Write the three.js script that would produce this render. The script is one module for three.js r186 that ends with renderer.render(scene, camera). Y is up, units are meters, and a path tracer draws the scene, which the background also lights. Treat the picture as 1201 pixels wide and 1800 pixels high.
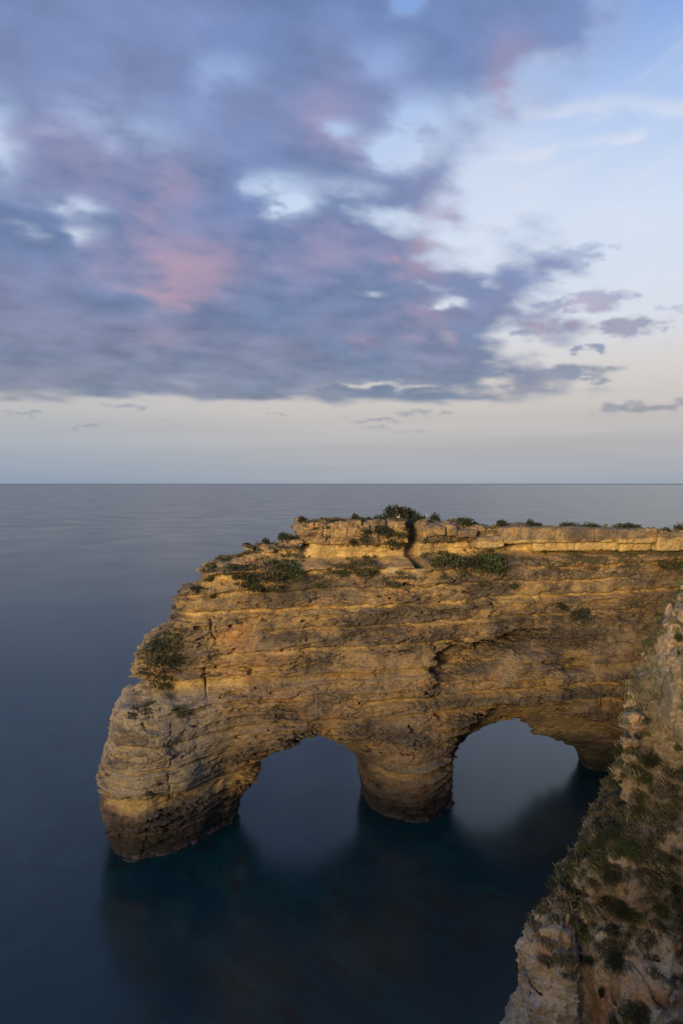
import * as THREE from 'three';
import { mergeGeometries } from 'three/addons/utils/BufferGeometryUtils.js';

// ───────────────────────── camera, sun, exposure ─────────────────────────
const scene = new THREE.Scene();
const EYE = 28, FOCAL = 1200;                       // metres above the sea; focal length in pixels of an 1800-high frame
const camera = new THREE.PerspectiveCamera(2 * Math.atan(900 / FOCAL) * 180 / Math.PI, 1201 / 1800, 0.3, 60000);
camera.position.set(0, EYE, 0);
camera.rotation.x = -Math.atan(49.5 / FOCAL);
camera.updateMatrixWorld(true);

const SUN = { az: -26, el: 7.8, intensity: 3.9, color: [1.0, 0.765, 0.43], radius: 26 };
const sun = new THREE.DirectionalLight(new THREE.Color().setRGB(...SUN.color), SUN.intensity);
{
  const a = SUN.az * Math.PI / 180, e = SUN.el * Math.PI / 180;   // azimuth measured from straight behind the viewer
  sun.position.set(Math.sin(a) * Math.cos(e), Math.sin(e), Math.cos(a) * Math.cos(e)).multiplyScalar(150).add(new THREE.Vector3(0, 10, -50));
  sun.target.position.set(0, 10, -50);
  sun.castShadow = true;
  sun.shadow.radius = SUN.radius;
  Object.assign(sun.shadow.camera, { left: -90, right: 90, top: 90, bottom: -90, near: 1, far: 400 });
  sun.shadow.mapSize.set(2048, 2048);
  scene.add(sun, sun.target);
}
const renderer = new THREE.WebGLRenderer({ antialias: true });
renderer.toneMapping = THREE.LinearToneMapping;
renderer.toneMappingExposure = 1.0;
renderer.shadowMap.enabled = true;

// ───────────────────────── helpers ─────────────────────────
function rng(seed) { let a = seed >>> 0; return () => { a = (a + 0x6D2B79F5) | 0; let t = Math.imul(a ^ (a >>> 15), 1 | a); t = (t + Math.imul(t ^ (t >>> 7), 61 | t)) ^ t; return ((t ^ (t >>> 14)) >>> 0) / 4294967296; }; }
const PERM = new Uint8Array(1024), GX = new Float32Array(256), GY = new Float32Array(256), GZ = new Float32Array(256);
{
  const r = rng(77), p = [...Array(256).keys()];
  for (let i = 255; i > 0; i--) { const j = Math.floor(r() * (i + 1)); [p[i], p[j]] = [p[j], p[i]]; }
  for (let i = 0; i < 1024; i++) PERM[i] = p[i & 255];
  for (let i = 0; i < 256; i++) { const z = r() * 2 - 1, a = r() * 6.2832, q = Math.sqrt(1 - z * z); GX[i] = q * Math.cos(a); GY[i] = q * Math.sin(a); GZ[i] = z; }
}
function noise(x, y, z) {                             // gradient noise, about -1..1
  const xi = Math.floor(x), yi = Math.floor(y), zi = Math.floor(z);
  const fx = x - xi, fy = y - yi, fz = z - zi, X = xi & 255, Y = yi & 255, Z = zi & 255;
  const u = fx * fx * fx * (fx * (fx * 6 - 15) + 10), v = fy * fy * fy * (fy * (fy * 6 - 15) + 10), w = fz * fz * fz * (fz * (fz * 6 - 15) + 10);
  const A = PERM[X] + Y, B = PERM[X + 1] + Y, AA = PERM[A] + Z, AB = PERM[A + 1] + Z, BA = PERM[B] + Z, BB = PERM[B + 1] + Z;
  let h = PERM[AA]; const a0 = GX[h] * fx + GY[h] * fy + GZ[h] * fz;
  h = PERM[BA]; const a1 = GX[h] * (fx - 1) + GY[h] * fy + GZ[h] * fz;
  h = PERM[AB]; const a2 = GX[h] * fx + GY[h] * (fy - 1) + GZ[h] * fz;
  h = PERM[BB]; const a3 = GX[h] * (fx - 1) + GY[h] * (fy - 1) + GZ[h] * fz;
  h = PERM[AA + 1]; const b0 = GX[h] * fx + GY[h] * fy + GZ[h] * (fz - 1);
  h = PERM[BA + 1]; const b1 = GX[h] * (fx - 1) + GY[h] * fy + GZ[h] * (fz - 1);
  h = PERM[AB + 1]; const b2 = GX[h] * fx + GY[h] * (fy - 1) + GZ[h] * (fz - 1);
  h = PERM[BB + 1]; const b3 = GX[h] * (fx - 1) + GY[h] * (fy - 1) + GZ[h] * (fz - 1);
  const c0 = a0 + u * (a1 - a0), c1 = a2 + u * (a3 - a2), c2 = b0 + u * (b1 - b0), c3 = b2 + u * (b3 - b2);
  const e0 = c0 + v * (c1 - c0), e1 = c2 + v * (c3 - c2);
  return (e0 + w * (e1 - e0)) * 1.5;
}
function fbm(x, y, z, n) { let s = 0, a = 0.5; for (let i = 0; i < n; i++) { s += a * noise(x, y, z); x = x * 2.03 + 17.1; y = y * 2.03 + 5.3; z = z * 2.03 + 9.7; a *= 0.5; } return s; }
function ridged(x, y, z, n) { let s = 0, a = 0.5; for (let i = 0; i < n; i++) { s += a * (1 - 2 * Math.abs(noise(x, y, z))); x = x * 2.07 + 3.1; y = y * 2.07 + 11.3; z = z * 2.07 + 7.7; a *= 0.5; } return s; }
function worley(x, y, z) {                            // [distance to the nearest cell point, gap to the second nearest]
  const xi = Math.floor(x), yi = Math.floor(y), zi = Math.floor(z); let a = 9, b = 9;
  for (let k = -1; k < 2; k++) for (let j = -1; j < 2; j++) for (let i = -1; i < 2; i++) {
    const h = PERM[PERM[PERM[(xi + i) & 255] + ((yi + j) & 255)] + ((zi + k) & 255)];
    const dx = xi + i + 0.5 + GX[h] * 0.45 - x, dy = yi + j + 0.5 + GY[h] * 0.45 - y, dz = zi + k + 0.5 + GZ[h] * 0.45 - z, d = dx * dx + dy * dy + dz * dz;
    if (d < a) { b = a; a = d; } else if (d < b) b = d;
  }
  return Math.sqrt(b) - Math.sqrt(a);
}
const clamp = (x, a = 0, b = 1) => x < a ? a : x > b ? b : x;
const sst = (a, b, x) => { const t = clamp((x - a) / (b - a)); return t * t * (3 - 2 * t); };
const mix = (a, b, t) => a + (b - a) * t;
const smax = (a, b, k) => { const h = Math.max(k - Math.abs(a - b), 0) / k; return Math.max(a, b) + h * h * k * 0.25; };
const smin = (a, b, k) => -smax(-a, -b, k);
const gauss = (x, y, cx, cy, rx, ry) => Math.exp(-(((x - cx) / rx) ** 2 + ((y - cy) / ry) ** 2));
const srgb = (hex) => { const c = new THREE.Color(hex); return [c.r, c.g, c.b]; };

// sight line through a point of the photograph (1201 x 1800)
const _q = camera.quaternion;
function sight(px, py) { return new THREE.Vector3((px - 600.5) / FOCAL, -(py - 900) / FOCAL, -1).applyQuaternion(_q).normalize(); }

const used = {};
function numbered(name) { const n = used[name] = (used[name] ?? -1) + 1; return n ? name + '_' + String(n).padStart(3, '0') : name; }
function part(name, geometry, material, parent) { const m = new THREE.Mesh(geometry, material); m.name = name; m.castShadow = m.receiveShadow = true; parent.add(m); return m; }
function tag(o, label, category, group, kind) { o.userData.label = label; if (category) o.userData.category = category; if (group) o.userData.group = group; if (kind) o.userData.kind = kind; return o; }
function thing(name, position, label, category, group) { const o = new THREE.Group(); o.name = numbered(name); o.position.copy(position); scene.add(o); return tag(o, label, category, group); }

// ───────────────────────── sky ─────────────────────────
function makeSky() {
  const W = 4096, H = 2048, data = new Float32Array(W * H * 4);
  const angles = (px, py) => { const d = sight(px, py); return [Math.atan2(d.x, -d.z) * 57.2958, Math.asin(d.y) * 57.2958]; };
  const stop = (list) => (t) => { if (t <= list[0][0]) return list[0][1]; for (let i = 1; i < list.length; i++) if (t <= list[i][0]) { const k = (t - list[i - 1][0]) / (list[i][0] - list[i - 1][0]); return list[i - 1][1].map((c, j) => mix(c, list[i][1][j], k)); } return list.at(-1)[1]; };
  const clearAir = stop([[0, srgb('#a0a8b4')], [2.5, srgb('#b1b2b6')], [6, srgb('#c8c3bf')], [9, srgb('#d6d1ce')], [13, srgb('#d9dfea')], [20, srgb('#d2e0f4')], [26, srgb('#b3caf0')], [33, srgb('#83a5de')], [50, srgb('#6f93d0')], [90, srgb('#5f84c4')]]);
  const cloudTone = stop([[5, srgb('#8d8f9c')], [9, srgb('#7d849e')], [14, srgb('#7982a4')], [22, srgb('#7785af')], [32, srgb('#7384b0')], [90, srgb('#7081b0')]]);
  const edge = (el) => { const t = [[0, 14], [7, 16], [9, 17], [12, 15], [17, 12.4], [20.6, 10.2], [24, 8.5], [28, 13], [31, 18], [36, 21], [60, 26], [90, 26]]; for (let i = 1; i < t.length; i++) if (el <= t[i][0]) return mix(t[i - 1][1], t[i][1], (el - t[i - 1][0]) / (t[i][0] - t[i - 1][0])); return 26; };
  // where the last sun catches the cloud base: [px, py, half width deg, half height deg, strength]
  const pink = [[352, 465, 3.2, 1.9, 1.0], [325, 515, 1.9, 1.2, 0.75], [770, 400, 2.4, 2.2, 0.95], [745, 455, 2.0, 1.6, 0.75], [310, 320, 2.4, 1.7, 0.45], [255, 385, 1.8, 1.6, 0.45], [215, 440, 3.0, 2.2, 0.2], [590, 265, 2.6, 4.0, 0.35], [130, 280, 4, 2.2, 0.3], [745, 560, 2.2, 1.2, 0.5], [785, 598, 0.8, 0.6, 0.75], [640, 600, 0.8, 0.6, 0.5], [1050, 530, 2.0, 0.9, 0.65], [1095, 570, 2.0, 0.7, 0.5], [960, 575, 1.5, 0.9, 0.5], [915, 135, 2.2, 2.2, 0.55], [870, 190, 2.0, 2.0, 0.3], [280, 590, 3, 1.0, 0.25], [560, 440, 6, 3, 0.25]].map(([x, y, a, b, s]) => [...angles(x, y), a, b, s]);
  const gaps = [[510, 362, 1.3, 0.8, 0.9], [590, 335, 3, 0.7, 0.35], [610, 218, 1.2, 0.6, 0.7], [690, 262, 3.0, 1.1, 0.8], [755, 215, 2.4, 2.0, 0.75], [140, 362, 1.6, 0.7, 0.5], [0, 245, 1.4, 2.2, 0.55], [480, 320, 2.2, 0.8, 0.45], [720, 5, 1.2, 0.5, 0.8], [410, 120, 2.2, 1.0, 0.3], [690, 95, 2.2, 1.0, 0.3], [140, 412, 1.2, 0.5, 0.4], [650, 675, 2.4, 0.3, 0.75], [735, 680, 1.4, 0.25, 0.6], [800, 530, 1.6, 0.3, 0.6], [230, 220, 4.5, 1.8, 0.25], [780, 350, 1.6, 0.6, 0.5]].map(([x, y, a, b, s]) => [...angles(x, y), a, b, s]);
  const small = [[990, 455, 2.9, 1.0, 1.0], [945, 490, 1.8, 0.6, 0.8], [890, 470, 1.8, 0.5, 0.8], [1045, 530, 2.2, 0.8, 0.9], [965, 535, 1.8, 0.5, 0.8], [960, 575, 2.2, 1.1, 0.8], [1095, 572, 2.2, 0.7, 0.95], [1035, 612, 1.2, 0.35, 0.8], [905, 527, 0.7, 0.3, 0.8], [990, 655, 3.4, 0.7, 1.0], [930, 680, 3.6, 0.6, 0.9], [1060, 668, 1.6, 0.3, 0.6], [1130, 716, 4.2, 0.45, 0.85], [1200, 705, 3.5, 0.35, 0.6], [660, 738, 2.8, 0.22, 0.75], [750, 725, 2.4, 0.35, 0.6], [140, 750, 1.4, 0.16, 0.6], [30, 728, 2.0, 0.2, 0.7], [215, 712, 1.6, 0.25, 0.6], [700, 755, 3, 0.2, 0.4], [1160, 578, 1.0, 0.25, 0.6], [1190, 540, 1.0, 0.4, 0.4], [1090, 432, 1.4, 0.25, 0.5], [490, 728, 1.0, 0.15, 0.5], [300, 742, 1.6, 0.14, 0.35]].map(([x, y, a, b, s]) => [...angles(x, y), a, b, s]);
  const glow = angles(850, 300);
  const wisps = [[850, 292, 1000, 258, 0.6, 1.15], [1000, 258, 1130, 232, 0.45, 1.0], [930, 200, 1080, 185, 0.8, 0.9], [1060, 178, 1220, 190, 0.6, 0.9], [985, 235, 1080, 195, 0.4, 0.6], [1000, 330, 1120, 310, 1.2, 0.35], [1060, 380, 1150, 385, 1.5, 0.35], [1100, 495, 1220, 490, 0.7, 0.4], [1080, 255, 1220, 300, 1.5, 0.25]].map(([a, b, c, d, w, k]) => [...angles(a, b), ...angles(c, d), w, k]);
  for (let j = H / 2; j < H; j++) {
    const el = ((j + 0.5) / H - 0.5) * 180, se = Math.sin(el / 57.2958), ce = Math.cos(el / 57.2958), k = 1 / (se + 0.25);
    const air0 = clearAir(el), tone0 = cloudTone(el);
    for (let i = 0; i < W; i++) {
      const th = ((i + 0.5) / W - 0.5) * 2 * Math.PI, x = Math.cos(th) * ce, z = Math.sin(th) * ce;
      const az = Math.atan2(x, -z) * 57.2958;
      const X = x * k, Z = -z * k;
      // the drift of the clouds runs towards the lower left; shape noise is drawn out along it
      const a1 = X * 0.94 + Z * 0.34, a2 = -X * 0.34 + Z * 0.94;
      const big = fbm(a1 * 0.9 + 3, a2 * 1.2 + 1, 2.5, 3), mid = fbm(a1 * 3.4 + 9, a2 * 4.6 + 4, 7.1, 3), fine = el < 45 && Math.abs(az) < 60 ? fbm(a1 * 9 + 1, a2 * 13 + 2, 3.3, 4) : 0;
      const near = Math.abs(az) < 75 && el < 60;
      // cover: full to the left of the edge, clear to its right, clouding over again far to the right and behind
      const off = az - edge(el);
      let cov = off < 45 ? -off / 5.5 : -8.2 + (off - 45) * 0.2;
      cov = clamp(cov, -3, 1.8);
      const low = sst(0, 1.1, el - 6.3 - mid * 1.9 - 0.5 * big);
      let c = cov * 0.55 + 0.35 + big * 0.9 + mid * 1.5 + fine * 0.7;
      let pk = 0, gp = 0, sm = 0;
      if (near) {
        const wa = az + fine * 2.6 + mid * 2.2, we = el + fine * 0.5 + mid * 1.1;
        for (const p of pink) { const da = (wa - p[0]) / p[2], de = (we - p[1]) / p[3], q = da * da + de * de; if (q < 9) pk += p[4] * Math.exp(-q); }
        const ga = az + fine * 3.2 + mid * 2, ge = el + fine * 1.0 + mid * 0.9;
        for (const p of gaps) { const da = (ga - p[0]) / p[2], de = (ge - p[1]) / p[3], q = da * da + de * de; if (q < 9) gp += p[4] * Math.exp(-q); }
        const f2 = fbm(az * 0.55, el * 1.7, 4.4, 5), f3 = fbm(az * 0.6 + 30, el * 1.6, 9.4, 5), sa = az + f2 * 3.2, s2 = el + f3 * 0.8;
        for (const p of small) { const da = (sa - p[0]) / p[2], de = (s2 - p[1]) / p[3], q = da * da + de * de; if (q < 9) sm = Math.max(sm, p[4] * Math.exp(-q)); }
      } else { pk = sst(0.15, 0.5, big + mid) * 0.35 * sst(60, 20, el); }
      const bright = clamp(gp * (1.4 + 2.4 * fine));
      let cover = sst(-0.25, 0.75, c) * low * (1 - 0.95 * bright);
      const s = sst(0.18, 0.75, sm + fine * 0.45);
      cover = Math.max(cover, s * 0.8);
      // cirrus in the open part
      const ca = az * 0.34 - el * 0.16, cb = el * 0.9 - az * 0.28;
      let cir = 0.45 * sst(0.0, 0.55, fbm(ca * 0.3 + 5, cb * 0.45, 1.7, 4)) * sst(8, 16, el) * sst(44, 30, el) + 0.6 * gauss(az + 3 * mid, el + 2 * mid, glow[0], glow[1], 8, 5);
      if (near && az > 0) for (const q of wisps) { const ex = q[2] - q[0], ey = q[3] - q[1], wx = az + fine * 0.9 - q[0], wy = el + fine * 0.7 + mid * 0.8 - q[1], t = clamp((wx * ex + wy * ey) / (ex * ex + ey * ey)), dd = Math.hypot(wx - t * ex, wy - t * ey); cir = Math.max(cir, q[5] * Math.exp(-((dd / q[4]) ** 2)) * (0.75 + fine)); }
      const air = air0.slice();
      const left = sst(5, -30, az) * sst(14, 0, el);
      air[0] *= 1 - 0.17 * left; air[1] *= 1 - 0.08 * left; air[2] *= 1 + 0.02 * left;
      for (let q = 0; q < 3; q++) air[q] = mix(air[q], [0.72, 0.76, 0.86][q], clamp(cir) * 0.75);
      // faint level bands of haze low down
      const band = fbm(az * 0.03, el * 0.9, 8.8, 3) * sst(9, 3, el) * 0.10;
      const t = 1.1 + mid * 0.32 + fine * 0.34 + big * 0.10, lav = sst(-0.3, 0.35, big + mid * 0.6 + 0.12);
      const tone = [tone0[0] * t * mix(0.84, 0.99, lav), tone0[1] * t, tone0[2] * t * mix(1.04, 0.98, lav)];
      const p = 0.72 * (1 - Math.exp(-1.25 * Math.max(0, pk * (0.8 + mid * 1.0 + fine * 1.9)))) + 0.02 * lav * sst(6, 12, el);
      const PK = [0.56, 0.345, 0.41];
      const thin = sst(0.6, 0.1, c) * 0.4 + bright * 0.3;
      const wb = [0.58, 0.68, 0.86];
      const o = (j * W + i) * 4;
      for (let q = 0; q < 3; q++) {
        let cl = mix(tone[q], PK[q], p);
        cl = mix(cl, wb[q], clamp(thin) * sst(10, 18, el));
        data[o + q] = Math.max(0.01, mix(air[q] * (1 + band), cl, clamp(cover)));
      }
      data[o + 3] = 1;
    }
  }
  for (let j = 0; j < H / 2; j++) for (let i = 0; i < W; i++) { const o = (j * W + i) * 4; data[o] = 0.10; data[o + 1] = 0.12; data[o + 2] = 0.16; data[o + 3] = 1; }
  const t = new THREE.DataTexture(data, W, H, THREE.RGBAFormat, THREE.FloatType);
  t.mapping = THREE.EquirectangularReflectionMapping; t.magFilter = t.minFilter = THREE.LinearFilter; t.colorSpace = THREE.LinearSRGBColorSpace; t.needsUpdate = true;
  return t;
}
scene.background = makeSky();
scene.environment = scene.background;
console.log('sky done');

// ───────────────────────── implicit rock: meshing ─────────────────────────
// surface nets over f inside the box; base is a cheaper field within `reach` of f
function meshField(f, base, min, max, cells, reach) {
  const [cx, cy, cz] = cells.length ? cells : [cells, cells, cells], cell = Math.max(cx, cy, cz);
  const nx = Math.ceil((max[0] - min[0]) / cx) + 1, ny = Math.ceil((max[1] - min[1]) / cy) + 1, nz = Math.ceil((max[2] - min[2]) / cz) + 1;
  const v = new Float32Array(nx * ny * nz), B = 6, far = reach + B * cell * 1.0;
  for (let K = 0; K < nz; K += B) for (let J = 0; J < ny; J += B) for (let I = 0; I < nx; I += B) {
    const d = base(min[0] + (I + B / 2) * cx, min[1] + (J + B / 2) * cy, min[2] + (K + B / 2) * cz);
    const all = Math.abs(d) <= far, k1 = Math.min(K + B, nz), j1 = Math.min(J + B, ny), i1 = Math.min(I + B, nx);
    for (let k = K; k < k1; k++) for (let j = J; j < j1; j++) for (let i = I; i < i1; i++)
      v[(k * ny + j) * nx + i] = all ? f(min[0] + i * cx, min[1] + j * cy, min[2] + k * cz) : d;
  }
  const id = new Int32Array(nx * ny * nz).fill(-1), pos = [], sx = 1, sy = nx, sz = nx * ny;
  const co = [0, sx, sy, sx + sy, sz, sz + sx, sz + sy, sz + sx + sy];
  const ed = [[0, 1], [2, 3], [4, 5], [6, 7], [0, 2], [1, 3], [4, 6], [5, 7], [0, 4], [1, 5], [2, 6], [3, 7]];
  for (let k = 0; k < nz - 1; k++) for (let j = 0; j < ny - 1; j++) for (let i = 0; i < nx - 1; i++) {
    const c = (k * ny + j) * nx + i; let m = 0;
    for (let q = 0; q < 8; q++) if (v[c + co[q]] < 0) m |= 1 << q;
    if (m === 0 || m === 255) continue;
    let x = 0, y = 0, z = 0, n = 0;
    for (const [a, b] of ed) {
      if (((m >> a) & 1) === ((m >> b) & 1)) continue;
      const va = v[c + co[a]], vb = v[c + co[b]], t = va / (va - vb);
      x += (a & 1) + t * ((b & 1) - (a & 1)); y += ((a >> 1) & 1) + t * (((b >> 1) & 1) - ((a >> 1) & 1)); z += (a >> 2) + t * ((b >> 2) - (a >> 2)); n++;
    }
    id[c] = pos.length / 3; pos.push(min[0] + (i + x / n) * cx, min[1] + (j + y / n) * cy, min[2] + (k + z / n) * cz);
  }
  let idx = [];
  const quad = (a, b, c, d, flip) => { if (a < 0 || b < 0 || c < 0 || d < 0) return; if (flip) idx.push(a, c, b, a, d, c); else idx.push(a, b, c, a, c, d); };
  for (let k = 1; k < nz - 1; k++) for (let j = 1; j < ny - 1; j++) for (let i = 1; i < nx - 1; i++) {
    const c = (k * ny + j) * nx + i, s = v[c] < 0;
    if ((v[c + sx] < 0) !== s) quad(id[c - sy - sz], id[c - sz], id[c], id[c - sy], !s);
    if ((v[c + sy] < 0) !== s) quad(id[c - sx - sz], id[c - sx], id[c], id[c - sz], !s);
    if ((v[c + sz] < 0) !== s) quad(id[c - sx - sy], id[c - sy], id[c], id[c - sx], !s);
  }
  // keep the largest connected piece
  const up = new Int32Array(pos.length / 3).map((_, i) => i), find = (a) => { while (up[a] !== a) { up[a] = up[up[a]]; a = up[a]; } return a; };
  for (let i = 0; i < idx.length; i += 3) { const a = find(idx[i]), b = find(idx[i + 1]), c = find(idx[i + 2]); up[b] = a; up[find(c)] = find(a); }
  const count = new Map(); for (let i = 0; i < up.length; i++) { const r = find(i); count.set(r, (count.get(r) || 0) + 1); }
  let best = -1, most = 0; for (const [r, n] of count) if (n > most) { most = n; best = r; }
  const keep = new Int32Array(up.length).fill(-1), P = []; let n = 0;
  for (let i = 0; i < up.length; i++) if (find(i) === best) { keep[i] = n++; P.push(pos[3 * i], pos[3 * i + 1], pos[3 * i + 2]); }
  const out = new Uint32Array(idx.length); let m = 0;
  for (let i = 0; i < idx.length; i += 3) if (keep[idx[i]] >= 0) { out[m++] = keep[idx[i]]; out[m++] = keep[idx[i + 1]]; out[m++] = keep[idx[i + 2]]; }
  const g = new THREE.BufferGeometry();
  g.setAttribute('position', new THREE.BufferAttribute(new Float32Array(P), 3));
  g.setIndex(new THREE.BufferAttribute(out.slice(0, m), 1));
  g.computeVertexNormals();
  return g;
}
function paint(g, colorAt) {
  const p = g.attributes.position, c = new Float32Array(p.count * 3), o = [0, 0, 0];
  for (let i = 0; i < p.count; i++) { colorAt(p.getX(i), p.getY(i), p.getZ(i), o); c[3 * i] = o[0]; c[3 * i + 1] = o[1]; c[3 * i + 2] = o[2]; }
  g.setAttribute('color', new THREE.BufferAttribute(c, 3));
  return g;
}
// signed distance to a closed outline, sampled on a grid
function outlineGrid(points, x0, y0, x1, y1, cell) {
  const nx = Math.ceil((x1 - x0) / cell) + 1, ny = Math.ceil((y1 - y0) / cell) + 1, d = new Float32Array(nx * ny), n = points.length;
  for (let j = 0; j < ny; j++) for (let i = 0; i < nx; i++) {
    const x = x0 + i * cell, y = y0 + j * cell; let best = 1e9, inside = false;
    for (let a = 0, b = n - 1; a < n; b = a++) {
      const [ax, ay] = points[a], [bx, by] = points[b], ex = bx - ax, ey = by - ay, t = clamp(((x - ax) * ex + (y - ay) * ey) / (ex * ex + ey * ey));
      const dx = x - ax - t * ex, dy = y - ay - t * ey; best = Math.min(best, dx * dx + dy * dy);
      if ((ay > y) !== (by > y) && x < (bx - ax) * (y - ay) / (by - ay) + ax) inside = !inside;
    }
    d[j * nx + i] = Math.sqrt(best) * (inside ? -1 : 1);
  }
  return sampler(d, nx, ny, x0, y0, cell);
}
function sampler(d, nx, ny, x0, y0, cell) {
  return (x, y) => {
    const a = clamp((x - x0) / cell, 0, nx - 1.001), b = clamp((y - y0) / cell, 0, ny - 1.001), i = a | 0, j = b | 0, u = a - i, v = b - j, o = j * nx + i;
    return (d[o] * (1 - u) + d[o + 1] * u) * (1 - v) + (d[o + nx] * (1 - u) + d[o + nx + 1] * u) * v;
  };
}

// ───────────────────────── the sea arch ─────────────────────────
// own axes: s along the wall (left to right), y up, w out of the wall towards the bay
const ARCH_AT = new THREE.Vector3(0, 0, -55.2), ARCH_TURN = 14.2 * Math.PI / 180;
const U = new THREE.Vector3(Math.cos(ARCH_TURN), 0, -Math.sin(ARCH_TURN)), N = new THREE.Vector3(Math.sin(ARCH_TURN), 0, Math.cos(ARCH_TURN));
function onWall(px, py, w) { const d = sight(px, py), e = camera.position.clone().sub(ARCH_AT), t = (w - e.dot(N)) / d.dot(N); const p = e.addScaledVector(d, t); return [p.dot(U), p.y]; }
const sOf = (px, py = 1100, w = -1.5) => onWall(px, py, w)[0], yOf = (px, py, w = -1.5) => onWall(px, py, w)[1];

const S0 = -24, S1 = 46, Y0 = -3, Y1 = 28;
const OUT = outlineGrid([
  ...[[222, 1540], [207, 1492], [197, 1458], [187, 1428], [181, 1411], [173, 1374], [177, 1356], [185, 1330], [193, 1285], [203, 1258], [215, 1243], [236, 1234], [264, 1224], [230, 1212], [223, 1194], [238, 1172], [247, 1152], [268, 1132], [302, 1112]].map(([x, y]) => onWall(x, y, -1.8)),
  ...[[303, 1085], [309, 1063], [318, 1042], [335, 1028], [352, 1022]].map(([x, y]) => onWall(x, y, -4)),
  ...[[352, 1009], [366, 1000], [384, 997], [385, 988], [410, 985], [433, 979], [434, 966], [470, 963], [510, 958], [539, 951], [540, 919], [552, 914], [580, 917], [640, 915], [700, 915], [765, 917], [775, 922], [880, 926], [970, 928], [1080, 931], [1150, 936], [1201, 940]].map(([x, y]) => onWall(x, y, -2.6)),
  [70, 23.4], [70, -8], [-10, -8], [-17, -8],
], S0, Y0, S1, Y1, 0.15);
const A1 = outlineGrid([[421, 1640], [417, 1462], [423, 1430], [428, 1396], [447, 1364], [466, 1333], [488, 1311], [515, 1296], [530, 1285], [550, 1282], [576, 1288], [601, 1305], [618, 1318], [635, 1330], [641, 1350], [643, 1388], [646, 1425], [650, 1640]].map(([x, y]) => onWall(x, y, -3)), S0, Y0, S1, Y1, 0.15);
const A2front = outlineGrid([[803, 1640], [802, 1405], [804, 1350], [806, 1322], [818, 1298], [848, 1265], [888, 1248], [930, 1242], [985, 1246], [1030, 1262], [1085, 1286], [1130, 1335], [1145, 1420], [1150, 1640]].map(([x, y]) => onWall(x, y, 0)), S0, Y0, S1, Y1, 0.15);
const A2mid = outlineGrid([[799, 1640], [800, 1410], [803, 1345], [808, 1328], [822, 1305], [850, 1288], [884, 1277], [915, 1271], [942, 1279], [950, 1297], [984, 1307], [1024, 1324], [1032, 1350], [1042, 1378], [1052, 1400], [1060, 1640]].map(([x, y]) => onWall(x, y, -4)), S0, Y0, S1, Y1, 0.15);

const LEDGE = 21.2;
// beds: list of [bottom, top, hardness]
const BEDS = (() => { const r = rng(5), b = []; let y = -4; while (y < 28) { const t = 0.22 + r() * r() * 1.1; b.push([y, y + t, r() * 2 - 1]); y += t; } return b; })();
const bedHard = (() => {
  const n = 3200, a = new Float32Array(n);
  for (let i = 0; i < n; i++) { const y = -4 + i * 0.01; const b = BEDS.find((q) => y < q[1]) ?? BEDS.at(-1); const e = Math.min(y - b[0], b[1] - y); a[i] = b[2] * 0.6 + 0.4 * b[2] * sst(0, 0.15, e) - 0.35 * (1 - sst(0, 0.05, e)); }
  return (y) => a[clamp(Math.round((y + 4) * 100), 0, n - 1)];
})();
const pxS = { 300: sOf(300), 420: sOf(420), 540: sOf(540, 940), 760: sOf(760, 1200), 740: sOf(741, 960), 900: sOf(900, 960), 1150: sOf(1150, 960) };
// hollowed soft seams: [bottom, top, depth, from s, to s]
const SEAMS = [[21.55, 22.75, 0.95, pxS[540] - 0.2, 60], [22.0, 22.3, 0.45, sOf(430, 975), pxS[540]], [20.35, 20.72, 0.6, sOf(355, 1010), sOf(740, 1008)], [20.2, 20.5, 0.35, pxS[740], 60], [11.55, 12.55, 0.75, -24, sOf(425, 1215)], [11.7, 12.7, 1.3, -24, sOf(310, 1215)], [11.5, 12.3, 0.25, sOf(470, 1210), sOf(770, 1205)], [10.7, 11.5, 0.35, sOf(985, 1180), 60], [3.7, 4.5, 0.6, -24, sOf(425, 1400)], [3.5, 4.1, 0.45, sOf(640, 1360), sOf(800, 1360)], [17.6, 17.9, 0.5, -24, 60], [14.1, 14.4, 0.45, -10, 12], [8.3, 8.6, 0.35, -24, 60], [15.9, 16.15, 0.4, -6, 30], [19.0, 19.25, 0.4, -14, 30], [9.6, 9.9, 0.4, 2, 40], [6.6, 6.85, 0.35, -24, -8], [13.0, 13.2, 0.35, -24, -6]];
function seam(s, y) { let d = 0; for (const [a, b, k, s0, s1] of SEAMS) if (y > a - 0.4 && y < b + 0.4 && s > s0 - 1 && s < s1 + 1) d = Math.max(d, k * sst(a - 0.25, a + 0.12, y) * (1 - sst(b - 0.05, b + 0.12, y)) * sst(s0 - 0.6, s0 + 0.6, s) * (1 - sst(s1 - 0.6, s1 + 0.6, s))); return d; }

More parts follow.
